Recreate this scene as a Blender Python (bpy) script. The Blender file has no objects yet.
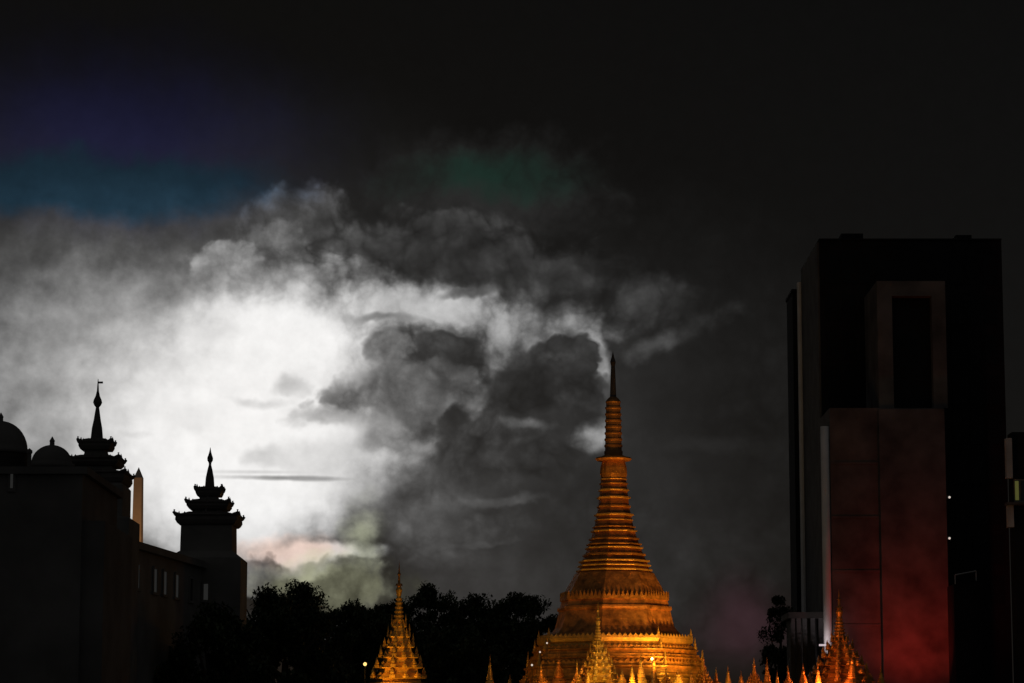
import bpy, bmesh, math, random
from mathutils import Vector, Matrix

R = math.radians
random.seed(7)
SC = bpy.context.scene
COL = SC.collection

# ------------------------------------------------------------------ camera
F = 2844.4                      # 100 mm lens on a 36 mm sensor, in pixels of a 1024 wide frame
CAM_Z = 1.7
TILT = math.atan((770 - 341.5) / F)
cd = bpy.data.cameras.new('camera')
cam = bpy.data.objects.new('camera', cd)
COL.objects.link(cam)
cam.location = (0, 0, CAM_Z)
cam.rotation_euler = (R(90) + TILT, 0, 0)
cd.lens, cd.sensor_width = 100, 36
cd.clip_start, cd.clip_end = 0.5, 20000
SC.camera = cam


def ray(px, py):
    X, U = (px - 512) / F, (341.5 - py) / F
    c, s = math.cos(TILT), math.sin(TILT)
    return Vector((X, c - U * s, s + U * c))


def at(px, py, D):
    d = ray(px, py)
    return Vector((0, 0, CAM_Z)) + d * (D / d.y)


def zz(py, D):
    return at(512, py, D).z


def mpp(D, py=560):             # metres per pixel at distance D
    return (at(513, py, D) - at(512, py, D)).x


# ------------------------------------------------------------------ view
SC.view_settings.view_transform = 'Standard'
SC.view_settings.look = 'None'
SC.view_settings.exposure = 0
SC.view_settings.gamma = 1

# ------------------------------------------------------------------ world: dusk storm sky
SUN_EL, SUN_AZ = 4.0, -5.0      # the low sun stands behind the bright cloud
W = bpy.data.worlds.new('World')
SC.world = W
W.use_nodes = True
W.cycles.sampling_method = 'NONE'
SC.cycles.max_bounces = 4
SC.cycles.diffuse_bounces = 2
SC.cycles.glossy_bounces = 2
nt = W.node_tree
nt.nodes.clear()
N, L = nt.nodes, nt.links


def _in(sock, v):
    if isinstance(v, bpy.types.NodeSocket):
        L.new(v, sock)
    else:
        sock.default_value = v


def M(op, a, b=0.0, c=0.0, clamp=False):
    n = N.new('ShaderNodeMath')
    n.operation, n.use_clamp = op, clamp
    for s, v in zip(n.inputs, (a, b, c)):
        _in(s, v)
    return n.outputs[0]


def VM(op, a, b=(0, 0, 0)):
    n = N.new('ShaderNodeVectorMath')
    n.operation = op
    _in(n.inputs[0], a)
    _in(n.inputs[1], b)
    return n.outputs['Value'] if op == 'LENGTH' else n.outputs[0]


def MR(v, a, b, c=0.0, d=1.0):
    n = N.new('ShaderNodeMapRange')
    n.interpolation_type = 'SMOOTHSTEP'
    _in(n.inputs[0], v)
    for i, x in enumerate((a, b, c, d)):
        _in(n.inputs[i + 1], x)
    return n.outputs[0]


def MIX(f, a, b):
    n = N.new('ShaderNodeMix')
    n.data_type = 'FLOAT'
    _in(n.inputs[0], f)
    _in(n.inputs[2], a)
    _in(n.inputs[3], b)
    return n.outputs[0]


def MIXC(f, a, b):
    n = N.new('ShaderNodeMix')
    n.data_type = 'RGBA'
    _in(n.inputs[0], f)
    _in(n.inputs[6], a)
    _in(n.inputs[7], b)
    return n.outputs[2]


UNIT = R(2.015)                 # one sky unit of azimuth / elevation, about two degrees
tc = N.new('ShaderNodeTexCoord')
sx = N.new('ShaderNodeSeparateXYZ')
L.new(tc.outputs['Generated'], sx.inputs[0])
AZ = M('DIVIDE', M('ARCTAN2', sx.outputs[0], sx.outputs[1]), UNIT)
EL = M('DIVIDE', M('ARCSINE', sx.outputs[2]), UNIT)
cx = N.new('ShaderNodeCombineXYZ')
_in(cx.inputs[0], AZ)
_in(cx.inputs[1], EL)
P = cx.outputs[0]


def sk(px, py):
    d = ray(px, py).normalized()
    return math.atan2(d.x, d.y) / UNIT, math.asin(d.z) / UNIT


def noise(scale, detail=5, rough=0.55, stretch=(1, 1, 1), off=(0, 0, 0), kind='FBM'):
    m = N.new('ShaderNodeMapping')
    L.new(P, m.inputs[0])
    m.inputs['Location'].default_value = off
    m.inputs['Scale'].default_value = stretch
    n = N.new('ShaderNodeTexNoise')
    L.new(m.outputs[0], n.inputs['Vector'])
    n.inputs['Scale'].default_value = scale
    n.inputs['Detail'].default_value = detail
    n.inputs['Roughness'].default_value = rough
    return n


nw = noise(1.3, 4, 0.55, off=(3, 7, 0))
warp = VM('SCALE', VM('SUBTRACT', nw.outputs['Color'], (0.5, 0.5, 0.5)))
warp.node.inputs['Scale'].default_value = 0.55
PW = VM('ADD', P, warp)         # swirled sky coordinates for billowing clouds
n_bil = noise(2.6, 6, 0.58, off=(11, 2, 0)).outputs[0]
n_lit = noise(2.6, 6, 0.58, off=(10.86, 2.12, 0)).outputs[0]
n_fin = noise(6.0, 6, 0.6, off=(1, 5, 0)).outputs[0]
n_str = noise(1.6, 6, 0.6, stretch=(0.45, 1.8, 1), off=(6, 9, 0)).outputs[0]
vo = N.new('ShaderNodeTexVoronoi')
vo.feature = 'F1'
L.new(PW, vo.inputs['Vector'])
vo.inputs['Scale'].default_value = 3.2
vo.inputs['Detail'].default_value = 2
vo.inputs['Roughness'].default_value = 0.55
n_puff = M('SUBTRACT', 1.0, vo.outputs['Distance'])       # rounded cauliflower heads
n_edge = M('ADD', M('MULTIPLY', n_bil, 0.55), M('MULTIPLY', n_puff, 0.45))


def mask(px, py, rx, ry, soft=1.0, amp=0.0, rot=0.0, fld=None, warped=True):
    u, v = sk(px, py)
    m = N.new('ShaderNodeMapping')
    m.vector_type = 'TEXTURE'
    L.new(PW if warped else P, m.inputs[0])
    m.inputs['Location'].default_value = (u, v, 0)
    m.inputs['Rotation'].default_value = (0, 0, R(rot))
    m.inputs['Scale'].default_value = (rx / 100, ry / 100, 1)
    d = VM('LENGTH', m.outputs[0])
    if amp:
        f = n_edge if fld is None else fld
        d = M('MULTIPLY_ADD', M('SUBTRACT', f, 0.52), -2 * amp, d)
    t = M('MULTIPLY_ADD', d, -1 / soft, (1 + 0.1 * soft) / soft, clamp=True)      # smoothstep
    return M('MULTIPLY', M('MULTIPLY', t, t), M('MULTIPLY_ADD', t, -2.0, 3.0))


CUR = [None]
CNT = [0]


def barrier():                  # makes the compiler finish the clouds so far before it starts the next ones
    global P, PW
    e = M('MULTIPLY', CUR[0], 1e-7)
    P, PW = VM('ADD', P, e), VM('ADD', PW, e)



def cloud(px, py, rx, ry, val, op=1.0, soft=1.0, amp=0.0, rot=0.0, var=0.0, fld=None, warped=True):
    CNT[0] += 1
    if CNT[0] % 12 == 0:
        barrier()
    k = mask(px, py, rx, ry, soft, amp, rot, fld, warped)
    if op < 1:
        k = M('MULTIPLY', k, op)
    v = val / 255
    if var:
        v = M('MULTIPLY_ADD', M('SUBTRACT', n_edge, 0.52), var, v)
    CUR[0] = MIX(k, CUR[0], v)


# the sky far from the glow, brightened behind the camera as added fill light
back_fill = MR(sx.outputs[1], 0.55, -0.3)
CUR[0] = MIX(back_fill, 17 / 255, 52 / 255)
low = MR(EL, 12.0, -1.0)
CUR[0] = M('MULTIPLY_ADD', low, 10 / 255, CUR[0])
#SKYSTART
# broad illumination inside the storm
cloud(520, 430, 420, 300, 42, soft=1, amp=.12)
cloud(520, 500, 330, 260, 48, soft=.9, amp=.15)
cloud(120, 200, 400, 165, 44, soft=1)
cloud(95, 196, 250, 52, 52, soft=1, amp=.1)
cloud(150, 226, 330, 50, 60, soft=1, amp=.1)
cloud(480, 190, 180, 80, 44, soft=.8, amp=.3)
# upper tower of the cumulus
cloud(372, 262, 160, 80, 72, soft=.3, amp=.34, var=.3)
cloud(312, 226, 46, 58, 86, op=.9, soft=.5, amp=.3, var=.35)
cloud(272, 236, 100, 42, 92, op=.9, soft=.35, amp=.24, rot=36, var=.25)
cloud(275, 262, 60, 50, 112, soft=.2, amp=.34, var=.4)
cloud(450, 262, 170, 60, 64, soft=.5, amp=.35, var=.2)
# left haze lit from behind
cloud(120, 318, 300, 108, 104, soft=1, amp=.05)
cloud(60, 430, 340, 205, 132, soft=1, amp=.05, var=.05)
cloud(180, 405, 230, 168, 190, soft=1, amp=.05, var=.05)
# flank of the cumulus
cloud(238, 272, 48, 42, 150, op=.85, soft=.25, amp=.34, var=.4)
cloud(300, 282, 70, 44, 150, op=.7, soft=.5, amp=.4, var=.45)
cloud(370, 280, 60, 30, 122, op=.7, soft=.6, amp=.4, var=.4)
# the white glow
cloud(258, 428, 205, 178, 241, soft=.85, amp=.10)
cloud(285, 338, 150, 56, 243, soft=.75, amp=.2)
cloud(390, 310, 70, 40, 222, op=.8, soft=1, amp=.2)
cloud(232, 470, 155, 115, 243, soft=.75, amp=.08)
cloud(120, 330, 46, 12, 176, op=.6, soft=1, amp=.5, fld=n_bil)
cloud(215, 335, 40, 10, 214, op=.7, soft=1, amp=.5, fld=n_bil)
cloud(190, 420, 30, 14, 218, op=.6, soft=1, amp=.5, fld=n_bil)
# bright band running right
cloud(520, 325, 150, 62, 112, op=.8, soft=1, amp=.3, rot=-6, var=.25)
cloud(425, 305, 96, 38, 196, soft=.7, amp=.26, rot=-8, var=.2)
cloud(505, 322, 84, 30, 176, soft=1, amp=.4, rot=-8, var=.3)
cloud(572, 322, 66, 34, 148, soft=1, amp=.34, var=.4)
cloud(602, 366, 16, 60, 168, soft=.8, amp=.2, var=.3)
cloud(645, 300, 60, 40, 74, op=.8, soft=.9, amp=.35, var=.2)
# dark shelf above the band
cloud(530, 270, 120, 24, 64, op=.85, soft=.6, amp=.4, fld=n_str, var=.15)
cloud(470, 292, 36, 7, 78, op=.8, soft=.7, amp=.5, fld=n_bil)
cloud(385, 321, 56, 6, 128, op=.9, soft=.9, amp=.5, fld=n_bil)
# grey lower right of the glow
cloud(530, 520, 190, 130, 74, soft=.85, amp=.15, var=.08)
cloud(610, 530, 190, 160, 49, soft=.8, amp=.15, var=.06)
# dark cumulus standing before the glow
cloud(395, 352, 40, 26, 124, soft=.35, amp=.4, var=.35)
cloud(365, 396, 76, 34, 132, soft=.4, amp=.45, var=.4)
cloud(330, 418, 66, 22, 176, op=.8, soft=.7, amp=.5, var=.3)
cloud(400, 445, 52, 48, 146, soft=.6, amp=.35, var=.3)
cloud(424, 394, 50, 34, 108, soft=.3, amp=.4, var=.3)
cloud(450, 350, 40, 26, 76, soft=.2, amp=.35, var=.25)
cloud(452, 378, 36, 30, 92, soft=.3, amp=.4, var=.3)
cloud(410, 470, 40, 30, 122, op=.8, soft=.9, amp=.3, var=.2)
cloud(440, 520, 70, 72, 86, soft=.75, amp=.25, var=.15)
cloud(484, 450, 76, 46, 66, soft=.3, amp=.34, var=.2)
cloud(486, 348, 24, 42, 146, op=.9, soft=1, amp=.4, rot=-12, var=.4)
cloud(473, 398, 20, 24, 140, op=.9, soft=1, amp=.4, rot=-10, var=.3)
cloud(466, 402, 24, 12, 128, op=.7, soft=.8, amp=.4, var=.3)
cloud(566, 358, 50, 32, 64, soft=.18, amp=.34, var=.2)
cloud(528, 388, 46, 36, 54, soft=.18, amp=.34, var=.14)
cloud(582, 392, 36, 36, 62, soft=.3, amp=.34, var=.2)
cloud(552, 352, 22, 8, 96, op=.7, soft=.8, amp=.5, var=.3)
cloud(590, 436, 32, 22, 165, soft=.8, amp=.34, var=.3)
cloud(505, 433, 44, 18, 92, op=.8, soft=.8, amp=.5, var=.3)
cloud(520, 424, 40, 9, 104, op=.8, soft=.9, amp=.5, fld=n_bil, var=.2)
cloud(548, 460, 44, 30, 52, soft=.25, amp=.34, var=.14)
cloud(490, 520, 70, 30, 66, op=.7, soft=.5, amp=.4, var=.2)
cloud(610, 505, 120, 60, 48, op=.8, soft=.7, amp=.35, var=.08)
cloud(505, 498, 60, 7, 88, op=.6, soft=.8, amp=.5, fld=n_bil)
cloud(470, 545, 50, 5, 78, op=.6, soft=.8, amp=.5, fld=n_bil)
# right hand darkness with one pale wisp
cloud(760, 420, 150, 160, 33, soft=1, amp=.2, var=.05)
cloud(690, 332, 76, 18, 62, op=.7, soft=1, amp=.7, rot=20, fld=n_bil, var=.2)
cloud(652, 346, 44, 14, 76, op=.7, soft=1, amp=.6, fld=n_bil, rot=12)
cloud(745, 625, 70, 60, 46, soft=1, amp=.2)
cloud(690, 450, 90, 12, 46, op=.6, soft=1, amp=.5, fld=n_str)
# shreds inside the white
cloud(292, 384, 16, 12, 190, op=.8, soft=.8, amp=.5, fld=n_bil)
cloud(262, 399, 38, 8, 208, op=.8, soft=.9, amp=.5, fld=n_bil)
cloud(262, 462, 30, 16, 200, op=.9, soft=.8, amp=.5, fld=n_bil)
cloud(330, 462, 80, 22, 208, op=.8, soft=.8, amp=.4, fld=n_bil)
cloud(140, 432, 26, 6, 206, op=.7, soft=1, amp=.5, fld=n_bil)
cloud(286, 478, 78, 3.6, 124, op=.8, soft=1, amp=.55, rot=-.6, fld=n_bil, warped=False)
cloud(255, 472, 60, 3, 200, op=.7, soft=1, amp=.4, fld=n_bil, warped=False)
# low bank towards the horizon
cloud(310, 556, 90, 16, 205, soft=.7, amp=.34, fld=n_bil)
cloud(364, 532, 22, 54, 152, soft=.8, amp=.34, var=.25)
cloud(268, 580, 36, 36, 118, soft=.25, amp=.4, var=.3)
cloud(345, 588, 70, 36, 116, soft=.3, amp=.42, var=.35)
cloud(310, 570, 40, 9, 162, op=.8, soft=.8, amp=.5, fld=n_bil)
cloud(310, 630, 150, 34, 92, soft=.7, amp=.25, var=.1)
cloud(470, 620, 120, 70, 56, soft=.8, amp=.15)
#SKYEND
barrier()
VAL = CUR[0]
grain = M('MULTIPLY_ADD', M('SUBTRACT', n_fin, 0.5), 0.10, 1.0)
relief = M('MULTIPLY', M('SUBTRACT', n_bil, n_lit), M('MULTIPLY', M('MULTIPLY', VAL, MR(VAL, .1, .4)), M('SUBTRACT', 1.0, VAL)))
VAL = M('MULTIPLY_ADD', relief, 1.1, M('MULTIPLY', VAL, grain))
LUM = M('POWER', M('MAXIMUM', VAL, 0.0), 2.2)
TINT = MIXC(mask(110, 120, 290, 125, soft=1, amp=.1), (1, 1, 1, 1), (0.62, 0.66, 2.0, 1))
TINT = MIXC(mask(100, 184, 235, 46, soft=.55, amp=.12), TINT, (0.34, 0.92, 1.5, 1))
TINT = MIXC(M('MULTIPLY', mask(490, 174, 150, 36, soft=.9, amp=.3), .9), TINT, (0.45, 1.25, 0.95, 1))
TINT = MIXC(mask(250, 400, 330, 200, soft=1), TINT, (1.015, 1.0, .985, 1))
TINT = MIXC(mask(290, 552, 100, 26, soft=.8, amp=.3), TINT, (1.22, 0.94, 0.82, 1))
TINT = MIXC(mask(330, 592, 110, 46, soft=.6, amp=.3), TINT, (1.02, 1.04, 0.70, 1))
TINT = MIXC(mask(364, 540, 34, 56, soft=.9, amp=.3), TINT, (1.0, 1.04, .76, 1))
TINT = MIXC(M('MULTIPLY', mask(745, 625, 70, 60, soft=.9), .9), TINT, (1.5, 0.72, 0.95, 1))
skc = VM('SCALE', TINT)
L.new(LUM, skc.node.inputs['Scale'])
nish = N.new('ShaderNodeTexSky')
nish.sky_type = 'NISHITA'
nish.sun_disc = False
nish.sun_elevation = R(SUN_EL)
nish.sun_rotation = R(SUN_AZ)
bg1 = N.new('ShaderNodeBackground')          # the air itself, dim at dusk
L.new(nish.outputs[0], bg1.inputs[0])
bg1.inputs[1].default_value = 0.0001
bg2 = N.new('ShaderNodeBackground')          # the storm clouds
L.new(skc, bg2.inputs[0])
bg2.inputs[1].default_value = 1.0
ad = N.new('ShaderNodeAddShader')
wo = N.new('ShaderNodeOutputWorld')
L.new(bg1.outputs[0], ad.inputs[0])
L.new(bg2.outputs[0], ad.inputs[1])
L.new(ad.outputs[0], wo.inputs[0])

# the sun, almost spent behind the cloud bank
sl = bpy.data.lights.new('sun', 'SUN')
sl.energy, sl.angle, sl.color = 0.02, R(12), (1, 0.9, 0.8)
so = bpy.data.objects.new('sun', sl)
COL.objects.link(so)
so.rotation_euler = Vector((-math.sin(R(SUN_AZ)) * math.cos(R(SUN_EL)), -math.cos(R(SUN_AZ)) * math.cos(R(SUN_EL)), -math.sin(R(SUN_EL)))).to_track_quat('-Z', 'Y').to_euler()


# ------------------------------------------------------------------ materials
def mat(name, col, rough=0.8, metal=0.0, var=0.25, scale=1.5, bump=0.0, emit=0.0, bscale=None, spec=0.5):
    m = bpy.data.materials.new(name)
    m.use_nodes = True
    t = m.node_tree
    b = t.nodes['Principled BSDF']
    tcn = t.nodes.new('ShaderNodeTexCoord')
    n = t.nodes.new('ShaderNodeTexNoise')
    n.inputs['Scale'].default_value = scale
    n.inputs['Detail'].default_value = 6
    t.links.new(tcn.outputs['Object'], n.inputs['Vector'])
    rp = t.nodes.new('ShaderNodeValToRGB')
    rp.color_ramp.elements[0].position, rp.color_ramp.elements[1].position = .3, .7
    rp.color_ramp.elements[0].color = (*[c * (1 - var) for c in col], 1)
    rp.color_ramp.elements[1].color = (*[min(1, c * (1 + var)) for c in col], 1)
    t.links.new(n.outputs[0], rp.inputs[0])
    t.links.new(rp.outputs[0], b.inputs['Base Color'])
    b.inputs['Roughness'].default_value = rough
    b.inputs['Metallic'].default_value = metal
    b.inputs['Specular IOR Level'].default_value = spec
    if bump:
        n2 = t.nodes.new('ShaderNodeTexNoise')
        n2.inputs['Scale'].default_value = bscale or scale * 6
        n2.inputs['Detail'].default_value = 4
        t.links.new(tcn.outputs['Object'], n2.inputs['Vector'])
        bp = t.nodes.new('ShaderNodeBump')
        bp.inputs['Strength'].default_value = bump
        bp.inputs['Distance'].default_value = 0.1
        t.links.new(n2.outputs[0], bp.inputs['Height'])
        t.links.new(bp.outputs[0], b.inputs['Normal'])
    if emit:
        b.inputs['Emission Strength'].default_value = emit
        b.inputs['Emission Color'].default_value = (*col, 1)
    return m


GOLD = mat('gold_leaf', (0.58, 0.27, 0.05), 0.42, 0.45, .5, 1.3, .6, bscale=4)
GOLD_DARK = mat('weathered_gold', (0.34, 0.17, 0.05), 0.5, 0.4, .35, 1.2, .3)
GOLD_RED = mat('red_gold', (0.42, 0.16, 0.035), 0.5, 0.35, .6, 1.1, .8, bscale=3)
GOLD_BELL = mat('worn_gold', (0.54, 0.24, 0.06), 0.48, 0.35, .6, 1.1, .8, bscale=3)
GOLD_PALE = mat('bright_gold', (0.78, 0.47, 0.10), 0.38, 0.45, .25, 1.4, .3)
STONE = mat('grey_stucco', (0.17, 0.165, 0.155), .9, 0, .3, .35, .2)
STONE_D = mat('dark_stucco', (0.13, 0.125, 0.12), .9, 0, .3, .35, .2)
ROOFM = mat('roof_tile', (0.10, 0.09, 0.085), .85, 0, .3, .8, .2)
IRON = mat('dark_iron', (0.06, 0.06, 0.06), .5, .6, .2, 4)
OBEL = mat('white_stone', (0.60, 0.50, 0.40), .8, 0, .15, .5, .1)
CONC = mat('concrete', (0.12, 0.11, 0.105), .9, 0, .5, .28, .3)
CONC_P = mat('pale_concrete', (0.5, 0.5, 0.5), .85, 0, .2, .5, .2)
DGLASS = mat('dark_glass', (0.012, 0.013, 0.015), .55, 0, .2, .4, spec=.15)
DPANEL = mat('dark_panel', (0.02, 0.02, 0.022), .9, 0, .3, .3, spec=.15)
WHITE_P = mat('white_cladding', (0.8, 0.8, 0.79), .7, 0, .12, .4, .1)
STEEL = mat('steel', (0.45, 0.46, 0.47), .4, .7, .15, 1)
GLASS = mat('window_glass', (0.02, 0.022, 0.025), .1, 0, .2, 1)
ASPH = mat('asphalt', (0.05, 0.05, 0.052), .85, 0, .3, .8, .2)
PAVE = mat('paving', (0.22, 0.21, 0.2), .9, 0, .25, .8, .2)
PAINT = mat('road_paint', (0.75, 0.75, 0.72), .7, 0, .1, 3)
EARTH = mat('earth', (0.09, 0.085, 0.06), .95, 0, .3, .05)
BARK = mat('bark', (0.07, 0.055, 0.04), .95, 0, .3, 3, .4)
LEAF = mat('leaf', (0.05, 0.07, 0.03), .7, 0, .4, .6)
LIT_PALE = mat('lit_window_pale', (0.05, 0.05, 0.048), .9, 0, .25, 1.5, emit=.34, spec=0.05)
LIT_YEL = mat('lit_window_yellow', (0.11, 0.11, 0.03), .9, 0, .8, 2.0, emit=.55, spec=.05)
LAMP_W = mat('lamp_glow_white', (1.0, 0.9, 0.8), .5, 0, 0, 1, emit=.6)
LAMP_O = mat('lamp_glow_orange', (1.0, 0.72, 0.25), .5, 0, 0, 1, emit=1.2)
LAMP_R = mat('lamp_glow_red', (1.0, 0.05, 0.02), .5, 0, 0, 1, emit=2.0)


# ------------------------------------------------------------------ mesh helpers
class MB:
    def __init__(s):
        s.bm = bmesh.new()

    def box(s, x0, x1, y0, y1, z0, z1, rz=0, c=None):
        vs = [s.bm.verts.new((x, y, z)) for z in (z0, z1) for y in (y0, y1) for x in (x0, x1)]
        for f in ((0, 2, 3, 1), (4, 5, 7, 6), (0, 1, 5, 4), (2, 6, 7, 3), (0, 4, 6, 2), (1, 3, 7, 5)):
            s.bm.faces.new([vs[i] for i in f])
        if rz:
            bmesh.ops.rotate(s.bm, verts=vs, cent=c or (0, 0, 0), matrix=Matrix.Rotation(rz, 3, 'Z'))
        return s

    def prism(s, pts, z0, z1):          # plan polygon extruded upwards
        lo = [s.bm.verts.new((x, y, z0)) for x, y in pts]
        hi = [s.bm.verts.new((x, y, z1)) for x, y in pts]
        n = len(pts)
        s.bm.faces.new(lo[::-1])
        s.bm.faces.new(hi)
        for i in range(n):
            s.bm.faces.new((lo[i], lo[(i + 1) % n], hi[(i + 1) % n], hi[i]))
        return s

    def lathe(s, prof, n=8, rot=0.0, cx=0, cy=0, cap=True):     # prof: (z, circumradius) from the bottom up
        rings = []
        for z, r in prof:
            if r < 1e-4:
                rings.append([s.bm.verts.new((cx, cy, z))])
            else:
                rings.append([s.bm.verts.new((cx + r * math.sin(rot + 2 * math.pi * k / n), cy - r * math.cos(rot + 2 * math.pi * k / n), z)) for k in range(n)])
        for a, b in zip(rings, rings[1:]):
            if len(a) == 1 and len(b) == 1:
                continue
            for k in range(n):
                j = (k + 1) % n
                if len(a) == 1:
                    s.bm.faces.new((a[0], b[j], b[k]))
                elif len(b) == 1:
                    s.bm.faces.new((a[k], a[j], b[0]))
                else:
                    s.bm.faces.new((a[k], a[j], b[j], b[k]))
        if cap and len(rings[0]) > 1:
            s.bm.faces.new(rings[0][::-1])
        if cap and len(rings[-1]) > 1:
            s.bm.faces.new(rings[-1])
        return s

    def tube(s, pts, r0, r1=None, n=8):
        r1 = r0 if r1 is None else r1
        pts = [Vector(p) for p in pts]
        rings = []
        for i, p in enumerate(pts):
            d = (pts[min(i + 1, len(pts) - 1)] - pts[max(i - 1, 0)]).normalized()
            q = d.to_track_quat('Z', 'Y')
            r = r0 + (r1 - r0) * i / max(1, len(pts) - 1)
            rings.append([s.bm.verts.new(p + q @ Vector((r * math.cos(a), r * math.sin(a), 0))) for a in [2 * math.pi * k / n for k in range(n)]])
        for a, b in zip(rings, rings[1:]):
            for k in range(n):
                s.bm.faces.new((a[k], a[(k + 1) % n], b[(k + 1) % n], b[k]))
        s.bm.faces.new(rings[0][::-1])
        s.bm.faces.new(rings[-1])
        return s

    def build(s, name, m, parent=None, smooth=False, bevel=0):
        me = bpy.data.meshes.new(name)
        bmesh.ops.recalc_face_normals(s.bm, faces=s.bm.faces)
        if smooth:
            for f in s.bm.faces:
                f.smooth = True
        s.bm.to_mesh(me)
        s.bm.free()
        me.materials.append(m)
        o = bpy.data.objects.new(name, me)
        COL.objects.link(o)
        if parent:
            o.parent = parent
        if bevel:
            b = o.modifiers.new('bevel', 'BEVEL')
            b.width, b.segments, b.limit_method = bevel, 2, 'ANGLE'
        return o


def thing(name, label, cat, loc=(0, 0, 0), group=None):
    o = bpy.data.objects.new(name, None)
    o.empty_display_size = 0.5
    COL.objects.link(o)
    o.location = loc
    return tag(o, label, cat, group)


def tag(o, label, cat, group=None):
    o['label'], o['category'] = label, cat
    if group:
        o['group'] = group
    return o


def struct(o):
    o['kind'] = 'structure'
    return o


def copy_tree(o, parent=None):
    c = o.copy()
    COL.objects.link(c)
    if parent:
        c.parent = parent
    for ch in list(o.children):
        copy_tree(ch, c)
    return c


def spot(name, loc, target, power, col, cone=60, blend=.6, size=.25, parent=None):
    l = bpy.data.lights.new(name, 'SPOT')
    l.energy, l.color, l.spot_size, l.spot_blend, l.shadow_soft_size = power, col, R(cone), blend, size
    o = bpy.data.objects.new(name, l)
    COL.objects.link(o)
    if parent:
        o.parent = parent
        loc_l = Vector(loc) - parent.location
        o.location = loc_l
    else:
        o.location = loc
    o.rotation_euler = (Vector(target) - Vector(loc)).to_track_quat('-Z', 'Y').to_euler()
    return o


# ------------------------------------------------------------------ ground
m = MB()
m.box(-4000, 4000, -500, 7500, -0.5, 0)
struct(m.build('ground', EARTH))
m = MB()
m.box(-16, 14, -40, 262, 0.002, 0.006)
struct(m.build('road', ASPH))
m = MB()
for k in range(24):
    m.box(-1.1, -.95, -20 + k * 12, -16 + k * 12, 0.008, 0.010)
struct(m.build('road_marking', PAINT))
for x0, x1 in ((-22.5, -16), (14, 19.5)):
    struct(MB().box(x0, x1, -40, 262, 0.0, 0.13).build('pavement', PAVE))

# ------------------------------------------------------------------ pagoda
PD = 300.0
PXC = 614
PC = at(PXC, 560, PD)
PROT = R(22.5 + 9)              # octagon turned so one edge stands right of the middle
pag = thing('pagoda', 'tall tapering golden octagonal pagoda floodlit in the middle of the circle', 'pagoda', (PC.x, PD, 0))


def prof(rows, D, apothem=False, k=1.0):
    return [(zz(y, D), w * mpp(D, y) * k) for y, w in rows]


def oct_part(name, rows, m=GOLD, n=8, rot=PROT, k=1.03, smooth=False, parent=None):
    b = MB()
    b.lathe(prof(rows, PD, k=k), n, rot)
    return b.build(name, m, parent or pag, smooth)


# masonry under the gold: shops and the platform, mostly below the picture
zp = 8.6
b = MB()
b.lathe([(0, 28), (4.2, 28), (4.2, 28.6), (4.7, 28.6), (4.7, 26.5), (zp - .4, 26.0), (zp - .4, 26.5), (zp, 26.5)], 8, PROT)
b.build('platform', STONE, pag)


def terrace_rows(y0, y1, w0, w1, steps):        # stepped octagonal terrace with moulded nosing
    rows = []
    for i in range(steps):
        a, c = i / steps, (i + 1) / steps
        ya, yc = y0 + (y1 - y0) * a, y0 + (y1 - y0) * c
        wa = w0 + (w1 - w0) * a
        wc = w0 + (w1 - w0) * c
        h = ya - yc
        rows += [(ya, wa), (ya - .22 * h, wa), (ya - .22 * h, wa * .972), (ya - .62 * h, wa * .966), (ya - .70 * h, wa * .985), (ya - .84 * h, wa * .99), (ya - .86 * h, wa * .97), (yc + .001, wc * 1.01)]
    return rows


oct_part('terrace', terrace_rows(702, 666, 101, 87, 3), GOLD)
oct_part('terrace', terrace_rows(666, 650, 87, 80, 2), GOLD)
oct_part('terrace', [(650, 79), (648, 79), (648, 76), (645.5, 75), (644, 77), (640.5, 77.5), (639.5, 76), (638.5, 72), (637, 66)], GOLD_PALE)
# bell: flared lip, shoulder band, waist
oct_part('bell', [(637.5, 67), (635, 66), (632, 62.5), (628, 59.5), (622, 57.5), (614, 55.8), (611.5, 55.2), (611, 56.6), (609, 56.8), (607.5, 56.4), (607, 54.0),
                  (600, 52.2), (592, 49.2), (586, 46), (581, 43.0), (577, 41), (574, 39.5), (572.5, 37)], GOLD_BELL, 8)
# lotus petals round the shoulder, antefixes along the terrace edges and pinnacles on their corners
def octpt(R_, a):               # a point on the octagon of circumradius R_ at bearing a
    q = (a - PROT) % (math.pi / 4) - math.pi / 8
    r = R_ * math.cos(math.pi / 8) / math.cos(q)
    return r * math.sin(a), -r * math.cos(a)


def frieze(name, y, wpx, hpx, n, m, w_=1.0, lean=0.0):
    b = MB()
    k = mpp(PD, y)
    z, h = zz(y, PD), hpx * k
    n4, rings = n * 4, []
    for i in range(n4):
        a = 2 * math.pi * i / n4
        t = (.3, .62, 1.0, .62)[i % 4]
        xo, yo = octpt(wpx * k * 1.03 + w_ * .5 * k, a)
        xi, yi = octpt(wpx * k * 1.03 - w_ * .5 * k, a)
        rings.append([b.bm.verts.new(v) for v in ((xi, yi, z - .03), (xo, yo, z - .03), (xo, yo, z + h * t * .8), ((xo + xi) / 2, (yo + yi) / 2, z + h * t), (xi, yi, z + h * t * .8))])
    for i in range(n4):
        p, q = rings[i], rings[(i + 1) % n4]
        for c in range(5):
            b.bm.faces.new((p[c], q[c], q[(c + 1) % 5], p[(c + 1) % 5]))
    return b.build(name, m, pag)


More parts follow.
